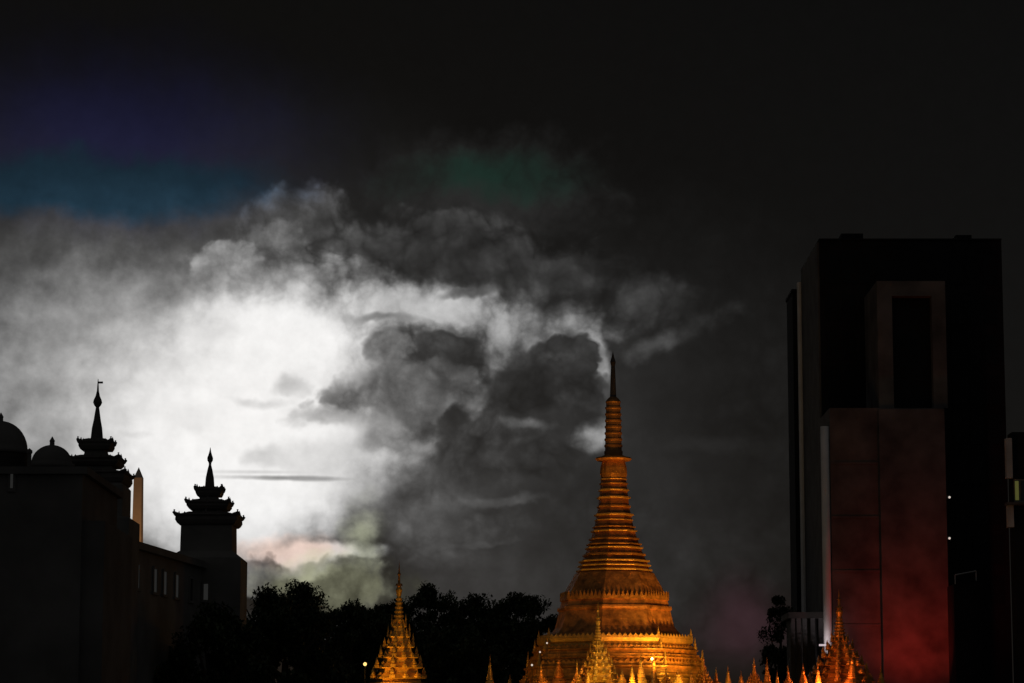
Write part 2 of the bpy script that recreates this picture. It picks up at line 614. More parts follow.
frieze('petal_band', 601, 53.4, 9, 72, GOLD, 1.7)
frieze('antefix_band', 640, 76.5, 4.5, 88, GOLD_PALE, 1.1)
frieze('antefix_band', 650.5, 79.5, 4.2, 88, GOLD, 1.2)
frieze('antefix_band', 666, 86.5, 5.2, 88, GOLD, 1.4)
for yk, wk, hk in ((640, 76, 11), (651, 80, 13), (667, 87, 17)):
    for q in range(8):
        a = PROT + q * math.pi / 4
        r0, kx = wk * mpp(PD, yk) * 1.02, mpp(PD, yk)
        z, h = zz(yk, PD), hk * kx
        MB().lathe([(z - .05, 2.2 * kx), (z + h * .25, 2.0 * kx), (z + h * .27, 1.3 * kx), (z + h * .45, 1.5 * kx), (z + h * .6, .8 * kx), (z + h, 0)], 8, 0, r0 * math.sin(a), -r0 * math.cos(a)).build('corner_pinnacle', GOLD_PALE, pag)
# mouldings: rings with lit edges put into a brighter gold, round the darker neck
oct_part('neck', [(572.5, 35.5), (563, 32.8), (556, 29.4), (546, 25.6), (535, 21.6), (526, 19.2), (516, 17.2), (506, 15.2), (496, 14.2), (484, 12.8), (477, 12.2)], GOLD_RED, 8)


def ring(y, w, h, depth=2.5):
    return [(y + h / 2, w - depth), (y + h / 2 - .2 * h, w - .2), (y + .1 * h, w), (y - h / 2 + .2 * h, w - .1), (y - h / 2, w - depth)]


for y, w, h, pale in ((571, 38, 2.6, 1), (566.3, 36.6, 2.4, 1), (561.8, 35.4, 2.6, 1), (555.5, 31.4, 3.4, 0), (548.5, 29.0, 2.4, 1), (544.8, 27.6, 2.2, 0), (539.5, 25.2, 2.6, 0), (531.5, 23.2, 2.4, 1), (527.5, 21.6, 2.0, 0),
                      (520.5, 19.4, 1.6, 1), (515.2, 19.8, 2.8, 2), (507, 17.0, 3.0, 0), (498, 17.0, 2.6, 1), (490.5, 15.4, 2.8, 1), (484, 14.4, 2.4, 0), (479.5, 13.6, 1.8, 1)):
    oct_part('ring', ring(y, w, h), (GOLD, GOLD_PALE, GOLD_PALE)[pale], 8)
oct_part('banana_bud', [(478, 12.6), (474, 13.4), (468, 13.0), (463, 11.6), (461, 11.0), (460.8, 16.5), (459.2, 18), (457.8, 17), (456.8, 12), (455.5, 9.6)], GOLD, 16, smooth=False)
rows = [(455.5, 8.8)]
y, w = 453.0, 9.2
for i in range(8):
    rows += [(y, w), (y - 1.5, w), (y - 2.0, w - .9), (y - 5.4, w - 1.0)]
    y -= 6.3
    w -= .18
rows += [(402, 7.6), (399.5, 6.0), (397, 3.4)]
oct_part('umbrella_crown', rows, GOLD_DARK, 16)
oct_part('vane_rod', [(397.5, 3.2), (386, 2.8), (374, 2.4), (366, 2.0), (362, 2.8), (358, 1.6), (351, .0)], IRON, 10)

# small stupas round the platform
RINGZ = zp


def stupa_mesh(h, r, mats, name, label, group=None, loc=(0, 0, 0), n=8):
    t = thing(name, label, 'stupa', loc, group)
    b = MB()
    b.lathe([(0, r), (.05 * h, r), (.05 * h, r * .9), (.11 * h, r * .88), (.11 * h, r * .95), (.135 * h, r * .95), (.135 * h, r * .78), (.19 * h, r * .74), (.19 * h, r * .8), (.21 * h, r * .8), (.21 * h, r * .62)], n, R(20))
    b.build('plinth', mats[0], t)
    b = MB()
    b.lathe([(.21 * h, r * .66), (.225 * h, r * .64), (.25 * h, r * .52), (.30 * h, r * .46), (.345 * h, r * .43), (.35 * h, r * .46), (.36 * h, r * .42), (.40 * h, r * .36), (.43 * h, r * .27)], 16)
    b.build('bell', mats[1], t, smooth=False)
    b = MB()
    rows = [(.43 * h, r * .24)]
    for i in range(7):
        z = .44 + i * .036
        w = r * (.27 - .022 * i)
        w *= 1.15
        rows += [(z * h, w), ((z + .016) * h, w), ((z + .02) * h, w * .78), ((z + .034) * h, w * .74)]
    rows += [(.70 * h, r * .10), (.74 * h, r * .125), (.78 * h, r * .085)]
    b.lathe(rows, 12)
    b.build('ringed_spire', mats[1], t)
    b = MB()
    b.lathe([(.78 * h, r * .12), (.80 * h, r * .10), (.80 * h, r * .05), (.86 * h, r * .035), (.87 * h, r * .06), (.885 * h, r * .03), (h, 0)], 8)
    b.build('finial', mats[2], t)
    for k in range(4):
        a = R(45 + 90 * k)
        b = MB()
        b.lathe([(.135 * h, r * .13), (.19 * h, r * .12), (.22 * h, r * .08), (.235 * h, r * .09), (.26 * h, r * .05), (.32 * h, 0)], 6, 0, math.cos(a) * r * .84, math.sin(a) * r * .84)
        b.build('corner_pinnacle', mats[1], t)
    return t


def prasat_mesh(h, r, mats, name, label, group=None, loc=(0, 0, 0), seed=1):
    rnd = random.Random(seed)
    t = thing(name, label, 'stupa', loc, group)
    b = MB()
    b.lathe([(0, r * 1.25), (.04 * h, r * 1.25), (.04 * h, r * 1.1), (.12 * h, r * 1.05), (.12 * h, r * 1.15), (.14 * h, r * 1.15), (.14 * h, r)], 8, R(20))
    b.build('plinth', mats[0], t)
    nt_ = 6
    for i in range(nt_):
        z0 = (.14 + .072 * i) * h
        z1 = z0 + .072 * h
        w0 = r * (.98 - .142 * i)
        w1 = r * (.98 - .142 * (i + 1))
        b = MB()
        b.lathe([(z0, w0 * .86), (z0 + .028 * h, w0 * .82), (z0 + .030 * h, w0), (z0 + .036 * h, w0 * 1.04), (z0 + .044 * h, w0 * .95), (z1, w1 * .9)], 4, R(45 + 12), 0, 0)
        for q in range(12):
            a = R(12 + 30 * q)
            rr = w0 * (.98 if q % 3 == 1.5 else .80)
            hh = (.05 if q % 3 else .085) * h * rnd.uniform(.8, 1.25)
            zb = z0 + .036 * h
            b.lathe([(zb, w0 * .10), (zb + hh * .3, w0 * .11), (zb + hh * .4, w0 * .06), (zb + hh * .55, w0 * .075), (zb + hh, 0)], 6, 0, math.sin(a) * rr, math.cos(a) * rr)
        b.build('tier', mats[1], t)
    b = MB()
    rows = [(.565 * h, r * .17)]
    for i in range(6):
        z = .57 + i * .03
        w = r * (.17 - .016 * i)
        rows += [(z * h, w), ((z + .012) * h, w * 1.05), ((z + .016) * h, w * .75), ((z + .029) * h, w * .72)]
    rows += [(.76 * h, r * .075), (.79 * h, r * .10), (.82 * h, r * .05)]
    b.lathe(rows, 12)
    b.build('ringed_spire', mats[1], t)
    b = MB()
    b.lathe([(.82 * h, r * .11), (.835 * h, r * .09), (.835 * h, r * .04), (.89 * h, r * .03), (.90 * h, r * .055), (.915 * h, r * .025), (h, 0)], 8)
    b.build('finial', mats[2], t)
    return t


# corner shrines: (px, tip py, distance, base width px)
def corner(px, tip, D, rpx, mats, label):
    p = at(px, 600, D)
    return prasat_mesh(zz(tip, D) - RINGZ, rpx * mpp(D), mats, 'shrine_stupa', label, 'shrine stupas on the platform corners', (p.x, D, RINGZ), int(px))


corner(399, 560, 303, 33, (GOLD_DARK, GOLD_PALE, GOLD_DARK), 'slim orange shrine stupa standing apart before the dark trees left of the pagoda')
corner(598, 601, 277, 24, (GOLD, GOLD_PALE, GOLD_PALE), 'bright yellow slim shrine stupa in front of the great pagoda')
corner(839, 588, 297, 38, (GOLD, GOLD, GOLD_DARK), 'reddish shrine stupa before the red lit concrete block at the right')

SMALL = [  # px, tip, D, half width px, label
    (490, 655, 285, 9, 'thin dim stupa standing alone left of the pagoda platform lamps'),
    (541, 666, 279, 12, 'low stupa beneath the little white lamps left of the pagoda'),
    (559, 652, 280, 12, 'pointed stupa at the left foot of the pagoda terraces'),
    (577, 660, 276, 9, 'narrow stupa just left of the bright yellow shrine stupa'),
    (622, 668, 275, 11, 'squat gold stupa just right of the bright yellow shrine stupa'),
    (641, 651, 277, 9, 'pale spired stupa, left one of a close pair before the pagoda terraces'),
    (654, 651, 278, 9, 'pale spired stupa, right one of a close pair before the pagoda terraces'),
    (678, 670, 276, 12, 'low stupa under the brightest terrace edge of the pagoda'),
    (703, 651, 281, 13, 'stupa at the right foot of the pagoda terraces'),
    (728, 662, 284, 9, 'small thin stupa just beyond the right foot of the pagoda'),
    (754, 656, 286, 12, 'left one of two touching reddish stupas below the purple dusk sky'),
    (767, 659, 286, 10, 'right one of two touching reddish stupas below the purple dusk sky'),
    (788, 664, 288, 9, 'thin stupa left of the small building with pale columns'),
    (853, 648, 290, 14, 'stupa leaning close to the right side of the reddish shrine stupa'),
    (510, 672, 284, 8, 'short dim stupa between the lone thin stupa and the low one under the white lamps'),
    (527, 669, 282, 7, 'slight dim stupa immediately left of the low one under the white lamps'),
    (588, 664, 275, 6, 'thinnest stupa touching the left side of the bright yellow shrine stupa'),
    (610, 664, 275, 6, 'thinnest stupa touching the right side of the bright yellow shrine stupa'),
    (632, 661, 276, 7, 'thin stupa between the squat gold one and the close pale pair'),
    (666, 662, 277, 8, 'thin stupa just right of the close pale spired pair'),
    (691, 665, 279, 9, 'short stupa just left of the one at the right foot of the terraces'),
    (716, 667, 283, 9, 'short stupa just right of the one at the right foot of the terraces'),
    (741, 668, 285, 8, 'short stupa just left of the two touching reddish stupas'),
    (777, 669, 287, 8, 'short stupa just right of the two touching reddish stupas'),
    (803, 662, 289, 9, 'thin stupa in front of the left columns of the pavilion'),
    (818, 664, 290, 9, 'thin stupa right under the pinkish white lantern'),
    (867, 664, 291, 9, 'thin stupa between the leaning-close one and the rightmost low one'),
    (881, 668, 292, 14, 'low rightmost stupa of the row below the red lit block'),
]
GRP = 'small stupas round the pagoda platform'
protos = None
for n_, (px, tip, D, hw, lab) in enumerate(SMALL):
    p = at(px, 670, D)
    kind = (0, 1, 2)[(n_ * 7 + n_ // 3) % 3]
    if protos is None:
        protos = [None, None, None]
    if protos[kind] is None:
        if kind == 0:
            o = stupa_mesh(6.0, 1.3, (GOLD, GOLD_PALE, GOLD), 'small_stupa', lab, GRP)
        elif kind == 1:
            o = prasat_mesh(6.0, 1.3, (GOLD, GOLD, GOLD_PALE), 'small_stupa', lab, GRP, seed=3)
        else:
            o = stupa_mesh(6.0, 1.3, (GOLD_RED, GOLD, GOLD_DARK), 'small_stupa', lab, GRP, n=4)
        protos[kind] = o
    else:
        o = copy_tree(protos[kind])
    o.location = (p.x, D, RINGZ)
    h = zz(tip + random.uniform(-3, 3), D) - RINGZ
    w_ = hw * mpp(D) / 1.3 * random.uniform(1.1, 1.7)
    o.scale = (w_, w_, h / 6.0)
    o.rotation_euler = (0, 0, random.uniform(0, .8))
    o['label'] = lab

# outer masonry apron carrying the shrines beyond the octagon
b = MB()
b.lathe([(0, 33), (zp - .9, 32.6), (zp - .9, 33.1), (zp - .45, 33.1)], 8, PROT, PC.x, PD)
apron = b.build('terrace_apron', STONE)
tag(apron, 'broad octagonal masonry terrace carrying the pagoda and its stupas', 'terrace')

# floodlights: housings stand on the platform just below the picture
WARM = (1.0, 0.41, 0.065)
def flood(px, py, D, tgt_px, tgt_py, power, label, cone=55, col=WARM, zt=None):
    p = at(px, 690, D)
    t = thing('floodlight', label, 'floodlight', (p.x, D, RINGZ), 'floodlights on the pagoda platform')
    m = MB()
    m.box(-.05, .05, -.05, .05, 0, .55)
    m.build('stand', IRON, t)
    m = MB()
    m.box(-.32, .32, -.12, .12, .5, .9)
    m.build('housing', IRON, t)
    m = MB()
    m.box(-.27, .27, .122, .135, .55, .86)
    m.build('lens', LAMP_O, t)
    tp = at(tgt_px, tgt_py, PD - 5)
    spot('flood_beam', (p.x, D + .3, RINGZ + .75), tp, power, col, cone, .7, .3, t)
    return t


flood(690, 690, 279.5, 628, 575, 5200, 'floodlight at the right front edge of the platform aimed at the bell', 60)
flood(735, 690, 289, 640, 600, 5200, 'floodlight at the far right edge of the platform aimed at the right face', 60)
flood(632, 690, 274.5, 622, 590, 1900, 'floodlight at the front of the platform beside the yellow shrine stupa', 60)
flood(660, 690, 274.8, 614, 490, 11000, 'floodlight at the front right aimed up at the neck rings', 22)
flood(704, 690, 284.5, 676, 646, 3400, 'floodlight close under the bright right face of the terraces', 60, (1.0, .60, .09))
flood(520, 690, 290, 580, 560, 700, 'weak floodlight at the left edge of the platform', 26)


def lamp(px, py, D, r, label, m=LAMP_W, group='little lamps beside the pagoda', power=0, col=(1, .85, .7)):
    p = at(px, py, D)
    t = thing('small_lamp', label, 'lamp', (p.x, D, RINGZ), group)
    h = p.z - RINGZ
    MB().tube([(0, 0, 0), (0, 0, h - r)], .035, .025, 6).build('pole', IRON, t)
    MB().lathe([(h - r, r * .4), (h - r * .6, r * .85), (h, r), (h + r * .6, r * .8), (h + r, 0)], 10).build('globe', m, t, True)
    if power:
        l = bpy.data.lights.new('lamp_light', 'POINT')
        l.energy, l.color, l.shadow_soft_size = power, col, .2
        o = bpy.data.objects.new('lamp_light', l)
        COL.objects.link(o)
        o.parent = t
        o.location = (0, -r * 1.6, h + .1)
    return t


lamp(547, 643, 284, .09, 'topmost of three tiny white lamps stepping down left of the pagoda')
lamp(540, 652, 283, .09, 'middle of three tiny white lamps stepping down left of the pagoda')
lamp(532, 665, 282, .11, 'lowest of three tiny white lamps stepping down left of the pagoda')
lamp(652, 659, 272, .13, 'small round lamp glowing before the close pair of pale stupas', LAMP_O, power=260, col=(1, .6, .25))
lamp(600, 690, 271.5, .16, 'small round lamp at the foot of the yellow shrine stupa', LAMP_O, power=900, col=(1, .62, .1))
lamp(694, 690, 274, .16, 'small round lamp at the right foot of the terraces', LAMP_O, power=700, col=(1, .55, .1))
lamp(822, 690, 289, .16, 'small round lamp at the foot of the reddish shrine stupa', LAMP_O, power=1300, col=(1, .28, .08))
lamp(764, 690, 281, .16, 'small round lamp under the two touching reddish stupas', LAMP_O, power=420, col=(1, .33, .1))
lamp(388, 690, 297, .16, 'small round lamp at the foot of the orange shrine stupa', LAMP_O, power=1200, col=(1, .46, .05))
lamp(365, 664, 302, .2, 'small yellow lamp left of the orange shrine stupa', LAMP_O)
lamp(550, 690, 276, .16, 'small round lamp under the stupa at the left foot of the terraces', LAMP_O, power=420, col=(1, .42, .1))

# ------------------------------------------------------------------ city hall with two tiered towers
def tower(parent, px, D, tiers, spire, body, sq=.99, rot=R(45)):
    """tiers: (y_top, y_eave, y_under, half eave, half wall); spire: profile rows; body: rows of the shaft"""
    cxw = at(px, 500, D).x
    t = MB()
    t.lathe([(z, r * math.sqrt(2) * sq) for z, r in prof(body, D)], 4, rot, cxw, D)
    tw = t.build('tower', STONE, parent)
    for (yt, ye, yu, he, hw) in tiers:
        k = mpp(D, ye)
        b = MB()
        s2 = math.sqrt(2) * sq
        H = zz(ye, D)
        b.lathe([(zz(yu, D), hw * k * s2), (zz(yu, D) + .02, he * .84 * k * s2), (zz(yu - 2, D), he * .9 * k * s2), ((zz(yu, D) + zz(ye, D)) / 2, he * .95 * k * s2), (zz(ye + 1.5, D), he * .94 * k * s2), (zz(ye, D), he * k * s2), (zz(ye - 1, D), he * .98 * k * s2),
                 (zz(ye - 1.6, D), he * .80 * k * s2), ((zz(ye - 2.2, D) + zz(yt, D)) / 2, he * .64 * k * s2), (zz(yt, D), hw * .78 * k * s2)], 4, rot, cxw, D)
        # upswept horns on the corners and small crests on the eaves
        for q in range(4):
            a = rot + q * math.pi / 2
            dx, dy = math.sin(a), -math.cos(a)
            r0 = he * k * s2
            b.tube([(cxw + dx * r0 * .84, D + dy * r0 * .84, H - .05), (cxw + dx * r0 * .94, D + dy * r0 * .94, H + .05), (cxw + dx * r0 * .99, D + dy * r0 * .99, H + 2.4 * k), (cxw + dx * r0 * .97, D + dy * r0 * .97, H + 4.6 * k)], 2.8 * k, 1.1 * k, 7)
            a2 = a + math.pi / 4
            ex, ey = math.sin(a2), -math.cos(a2)
            tx, ty = math.cos(a2), math.sin(a2)
            for off, hh in ((-.5, 3.2), (-.25, 3.6), (0, 6.5), (.25, 3.6), (.5, 3.2)):
                ox, oy = cxw + ex * he * k * .93 + tx * off * he * k * 1.3, D + ey * he * k * .93 + ty * off * he * k * 1.3
                b.lathe([(H - .05, 1.6 * k), (H + hh * .5 * k, 1.3 * k), (H + hh * k, 0)], 5, 0, ox, oy)
        b.build('roof_tier', ROOFM, tw)
    b = MB()
    b.lathe(prof(spire, D), 10, 0, cxw, D)
    b.build('spire', ROOFM, tw)
    return tw, cxw


FD0, FD1 = 184.0, 226.0
def facx(D):                     # the street front runs almost along the line of sight
    return -25.8 + (D - 200) * .136


ch = thing('city_hall', 'dark stucco civic building with two tiered and spired towers', 'building', (-38, 205, 0))
ch_loc = Vector((-38, 205, 0))


def fix(o):                      # children were modelled in world coordinates
    o.matrix_parent_inverse = Matrix.Translation(-ch_loc)


zroof = zz(548.5, 203)
pts = [(facx(FD0), FD0), (facx(FD1), FD1), (facx(FD1) - 30, FD1 + 3), (facx(FD0) - 30, FD0 + 3)]
fix(MB().prism(pts, 0, zroof - .5).build('wall', STONE, ch))
ptc = [(facx(FD0) + .45, FD0 - .45), (facx(FD1) + .45, FD1 + .4), (facx(FD1) - 30.4, FD1 + 3.4), (facx(FD0) - 30.4, FD0 + 2.6)]
fix(MB().prism(ptc, zroof - .5, zroof).build('cornice', STONE, ch))
# parapet steps up behind tower one
fix(MB().prism([(facx(186) - .3, 186), (facx(199) - .3, 199), (facx(199) - 14, 200.5), (facx(186) - 14, 187.5)], zroof, zz(541, 199)).build('parapet', STONE, ch))
for D_, y0, y1 in ((188.5, 566, 588), (193.2, 566, 588), (198, 566, 583), (202.7, 571, 591), (205.4, 569, 589), (208.8, 576, 597), (213, 576, 596)):
    zc0, zc1 = zz(580, 203) - .75, zz(580, 203) + .75
    fx = facx(D_)
    fr = MB()
    a = math.atan(.136)
    fr.box(fx - .1, fx + .10, D_ - .65, D_ - .42, zc0 - .15, zc1 + .15, -a, (fx, D_, 0))
    fr.box(fx - .1, fx + .10, D_ + .42, D_ + .65, zc0 - .15, zc1 + .15, -a, (fx, D_, 0))
    fr.box(fx - .1, fx + .12, D_ - .42, D_ + .42, zc1, zc1 + .18, -a, (fx, D_, 0))
    fr.box(fx - .1, fx + .16, D_ - .85, D_ + .85, zc0 - .33, zc0 - .15, -a, (fx, D_, 0))
    fo = fr.build('window', STONE, ch)
    fix(fo)
    pn = MB()
    pn.box(fx - .1, fx + .04, D_ - .42, D_ + .42, zc0 - .15, zc1, -a, (fx, D_, 0))
    pn.build('pane', LIT_PALE if 197 < D_ < 212 else GLASS, fo)

tw1, x1 = tower(ch, 95.5, 190,
      [(439, 443, 451, 17, 10), (456, 460, 467.5, 26.5, 17.5), (471, 475, 486, 34.5, 28)],
      [(440.5, 7), (438, 6.2), (428, 5.2), (420, 3.6), (412, 2.4), (407.5, 1.7), (405, 3.6), (402.5, 4.6), (400, 4), (396, 2.2), (391, 1.1), (379, .3)],
      [(770, 40), (521, 40), (520, 38), (519, 31.5), (488, 31.5), (474, 20), (467, 17.5), (459, 12), (451, 10), (441, 8)])
fix(tw1)
k = mpp(190)
fl = MB()
fl.box(x1 + .02, x1 + 5 * k, 189.99, 190.01, zz(383.5, 190), zz(381.5, 190))
fl.build('weather_vane', IRON, tw1)
tw2, x2 = tower(ch, 209.5, 219,
      [(487, 490, 497, 13.6, 8.5), (499.5, 503.5, 510.5, 22, 12.5), (513, 517, 527, 32.5, 24)],
      [(488.5, 6), (486, 4.8), (478, 4.2), (470, 2.6), (465, 1.3), (463, 1.4), (460.5, 2.8), (458, 3.0), (455, 1.9), (452, 1), (447.5, .2)],
      [(770, 36), (560, 36), (556, 31), (552.5, 26), (527, 25.5), (516, 16), (510, 12.5), (503, 10.5), (497, 8.5), (489, 7)])
fix(tw2)
for dx in (-.5, .5):
    pass
p = at(206, 592, 219 - 36 * mpp(219) - .05)
fw = MB()
fw.box(p.x - .35, p.x + .35, p.y - .12, p.y + .1, p.z - .8, p.z + .8)
fo = fw.build('window', STONE, ch)
fix(fo)
MB().box(p.x - .16, p.x + .16, p.y - .15, p.y - .121, p.z - .6, p.z + .6).build('pane', LIT_PALE, fo)

# ------------------------------------------------------------------ mosque with domes, nearer at the left edge
mo_loc = Vector((-27, 160, 0))
mo = thing('domed_building', 'dark domed building at the left edge in front of the civic building', 'building', mo_loc)


def fixm(o):
    o.matrix_parent_inverse = Matrix.Translation(-mo_loc)


MD = 156.0
k = mpp(MD)
xa, xb = at(-70, 500, MD).x, at(104, 500, MD).x
zt = zz(467, MD)
fixm(MB().box(xa, xb - 22 * k, MD, MD + 14, 0, zt - .4).build('wall', STONE_D, mo))
fixm(MB().box(xa - .3, xb - 22 * k + .3, MD - .3, MD + 14.3, zt - .4, zt).build('cornice', STONE_D, mo))
fixm(MB().box(xb - 22 * k + .002, xb, MD + .5, MD + 12, 0, zz(520, MD)).build('side_wing', STONE_D, mo))


def dome(px, base, top, hw, D, drum):
    c = at(px, 450, D)
    kk = mpp(D)
    b = MB()
    zb, ztp = zz(base, D), zz(top, D)
    rows = [(zt - .01, hw * kk * 1.0), (zb - .25, hw * kk * 1.0), (zb - .25, hw * kk * 1.12), (zb, hw * kk * 1.12), (zb, hw * kk)]
    for i in range(1, 11):
        a = math.pi / 2 * i / 10
        rows.append((zb + (ztp - zb) * math.sin(a), hw * kk * math.cos(a) if i < 10 else 0))
    b.lathe(rows, 28, 0, c.x, D)
    o = b.build('dome', STONE_D, mo, True)
    fixm(o)
    f = MB()
    f.lathe([(ztp - .06, 2.6 * kk), (ztp + 3 * kk, 2.4 * kk), (ztp + 4 * kk, 2.9 * kk), (ztp + 7 * kk, 1.2 * kk), (ztp + 9 * kk, 0)], 8, 0, c.x, D)
    f.build('finial', STONE_D, o)
    return o


dome(0, 450, 421, 27.5, 162, 0)
dome(52, 464, 445, 20.5, 160, 0)
p = at(12, 481, MD)
fo = MB().box(p.x - .22, p.x + .22, MD - .1, MD + .1, p.z - .6, p.z + .6).build('window', STONE_D, mo)
fixm(fo)
MB().box(p.x - .07, p.x + .07, MD - .13, MD - .101, p.z - .4, p.z + .4).build('pane', LIT_PALE, fo)
# turret on the corner of the wall between the domes
tq = MB()
c = at(29.5, 450, 157)
tq.lathe([(zt, 2.2 * k), (zz(452, MD), 2.2 * k), (zz(451, MD), 3.2 * k), (zz(448.5, MD), 3.0 * k), (zz(446, MD), 0)], 8, 0, c.x, 157)
fixm(tq.build('turret', STONE_D, mo))

# ------------------------------------------------------------------ obelisk in the park beyond
OD = 400.0
c = at(138.2, 500, OD)
k = mpp(OD)
ob = thing('obelisk', 'slender pointed stone obelisk between the two tiered towers', 'monument', (c.x, OD, 0))
b = MB()
b.lathe([(0, 10 * k), (3, 10 * k), (3, 8.4 * k), (zz(560, OD), 7.0 * k), (zz(478, OD), 5.8 * k), (zz(467, OD), 0)], 4, R(40))
b.build('shaft', OBEL, ob)
b = MB()
b.lathe([(0, 24 * k), (.6, 24 * k), (.6, 20 * k), (1.2, 20 * k), (1.2, 14 * k), (2.9, 13 * k), (2.9, 10.1 * k)], 8)
b.build('base', OBEL, ob)
spot('obelisk_beam', (c.x + 3, OD - 9, 14), at(137, 512, OD), 14000, (1, .5, .2), 22, .9, .3, ob)

# ------------------------------------------------------------------ right hand: dark tower, concrete block, slim shaft
def bx(px0, px1, D0, D1, pyt, name, m, parent, pyb=None):
    x0, x1 = at(px0, 500, D0).x, at(px1, 500, D0).x
    z1 = zz(pyt, D0)
    z0 = 0 if pyb is None else zz(pyb, D0)
    o = MB().box(x0, x1, D0, D1, z0, z1).build(name, m, parent)
    q = parent
    while q.parent:
        q = q.parent
    if parent is q:
        o.matrix_parent_inverse = Matrix.Translation(-q.location)
    return o


TD = 346.0                       # face of the tower
tt = thing('office_tower', 'tall black office tower rising behind the red lit concrete block', 'building', (48, TD + 10, 0))
bx(823.5, 1008, TD, TD + 22, 240, 'wall', DPANEL, tt)
bx(823.2, 1008.3, TD - .25, TD + 22.2, 238.5, 'coping', DPANEL, tt, 240)
for i in range(9):
    for j in range(3):
        px0 = 955 + j * 17
        bx(px0, px0 + 13, TD - .07, TD + .3, 256 + i * 40, 'window', DGLASS, tt, 256 + i * 40 + 28)
for i in range(4):
    for j in range(3):
        px0 = 829 + j * 17
        bx(px0, px0 + 13, TD - .07, TD + .3, 256 + i * 38, 'window', DGLASS, tt, 256 + i * 38 + 27)
x_l = at(823.5, 500, TD).x
o = MB().box(x_l - .22, x_l - .002, TD + .4, TD + 20.4, 0, zz(241.5, TD)).build('side_cladding', STONE_D, tt)
o.matrix_parent_inverse = Matrix.Translation(-tt.location)
bx(846, 868, TD + 6, TD + 12, 233.5, 'plant_room', DPANEL, tt, 238.4)
bx(962, 978, TD + 6, TD + 10, 235, 'plant_room', DPANEL, tt, 238.4)
pd = MB().tube([(x_l - .3, TD + 21.6, 0), (x_l - .3, TD + 21.6, zz(283, TD + 22))], .42, .36, 10).build('drain_pipe', WHITE_P, tt)
pd.matrix_parent_inverse = Matrix.Translation(-tt.location)

CBD = 333.0
cb = thing('concrete_block', 'concrete stair block glowing red at its foot before the black tower', 'building', (43, CBD + 6, 0))
bx(831, 946, CBD, TD - .3, 408, 'wall', CONC, cb)
bx(880.5, 946.4, CBD - .6, CBD - .001, 409, 'stair_core', CONC, cb)
bx(881, 896, CBD + .5, TD - .4, 281, 'stair_head_jamb', CONC, cb, 408)
bx(936, 950, CBD + .5, TD - .4, 281, 'stair_head_jamb', CONC, cb, 408)
bx(896, 936, CBD + .5, TD - .4, 281, 'lintel', CONC, cb, 296)
bx(896, 936, CBD + 2, TD - .5, 296, 'dark_glazing', DGLASS, cb, 408)
x_c = at(831, 500, CBD).x
o = MB().tube([(x_c - .55, CBD + .5, 0), (x_c - .55, CBD + .5, zz(426, CBD))], .52, .52, 18).build('duct', WHITE_P, cb, True)
o.matrix_parent_inverse = Matrix.Translation(-cb.location)
o = MB().tube([(x_c - .38, CBD + 3.5, 0), (x_c - .38, CBD + 3.5, zz(437, CBD))], .3, .3, 12).build('duct', STEEL, cb, True)
o.matrix_parent_inverse = Matrix.Translation(-cb.location)
for py in (462, 516, 570, 624):
    bx(831.2, 880.4, CBD - .09, CBD, py, 'string_course', CONC, cb, py + 2.2)
for py in (497, 538):
    p = at(949.5, py, CBD - .5)
    t = thing('bulkhead_lamp', {497: 'upper', 538: 'lower'}[py] + ' of two tiny white wall lamps on the corner of the concrete block', 'lamp', p, 'bulkhead lamps on the concrete block')
    MB().box(-.5, .12, .12, .35, -.14, .2).build('housing', IRON, t)
    MB().lathe([(-.16, .05), (-.1, .13), (.04, .13), (.12, .0)], 10).build('bulb', LAMP_W, t, True)

RD = CBD - 9.5
p = at(918, 632, RD)
rl = thing('red_lamp', 'red lamp on a post washing the foot of the concrete block', 'lamp', (p.x, RD, 0))
ph = zz(692, RD)
MB().tube([(0, 0, 0), (0, 0, ph)], .09, .07, 8).build('pole', IRON, rl)
MB().lathe([(ph, .12), (ph + .15, .3), (ph + .45, .3), (ph + .6, 0)], 10).build('globe', LAMP_R, rl, True)
l = bpy.data.lights.new('red_glow', 'SPOT')
l.spot_size, l.spot_blend = R(104), 1.0
l.energy, l.color, l.shadow_soft_size = 2700, (1, .05, .03), .3
o = bpy.data.objects.new('red_glow', l)
COL.objects.link(o)
o.parent = rl
o.location = (0, 0, ph + 1.2)
o.rotation_euler = (at(914, 616, CBD - .6) - Vector((p.x, RD, ph + 1.2))).to_track_quat('-Z', 'Y').to_euler()

st = thing('service_shaft', 'slim black service shaft at the left side of the office tower', 'building', (39, TD + 30, 0))
bx(795.5, 803, TD + 28, TD + 36, 292, 'wall', DPANEL, st)
bx(794.8, 803.6, TD + 27.7, TD + 36.3, 289, 'cap', DPANEL, st, 292)

ND = 315.0
nb = thing('apartment_block', 'dark block at the right edge with a pale pier and dim yellow window', 'building', (60, ND + 1, 0))
bx(1013.8, 1090, ND, ND + 3, 432, 'wall', DPANEL, nb)
bx(1007.5, 1013.5, ND - .8, ND + .2, 438, 'pier', CONC_P, nb, 478)
bx(1007.5, 1013.5, ND - .8, ND + .2, 504.6, 'pier', CONC_P, nb, 527)
o = bx(1014.5, 1032, ND - .4, ND - .001, 479, 'window', STONE, nb, 502)
bx(1015.5, 1019, ND - .5, ND - .401, 481, 'pane', LIT_YEL, o, 500)
bx(1021.5, 1031, ND - .5, ND - .401, 481, 'pane', GLASS, o, 500)
bx(1007, 1060, ND - 1.6, ND - .002, 502, 'balcony_slab', CONC, nb, 504.5)
p1, p2 = at(955, 575, 325), at(976, 571, 325)
ld = thing('landing', 'low landing with a thin pale handrail right of the concrete block', 'landing', (p1.x, 325, 0))
hr = MB().tube([p1, p2], .09, .09, 8)
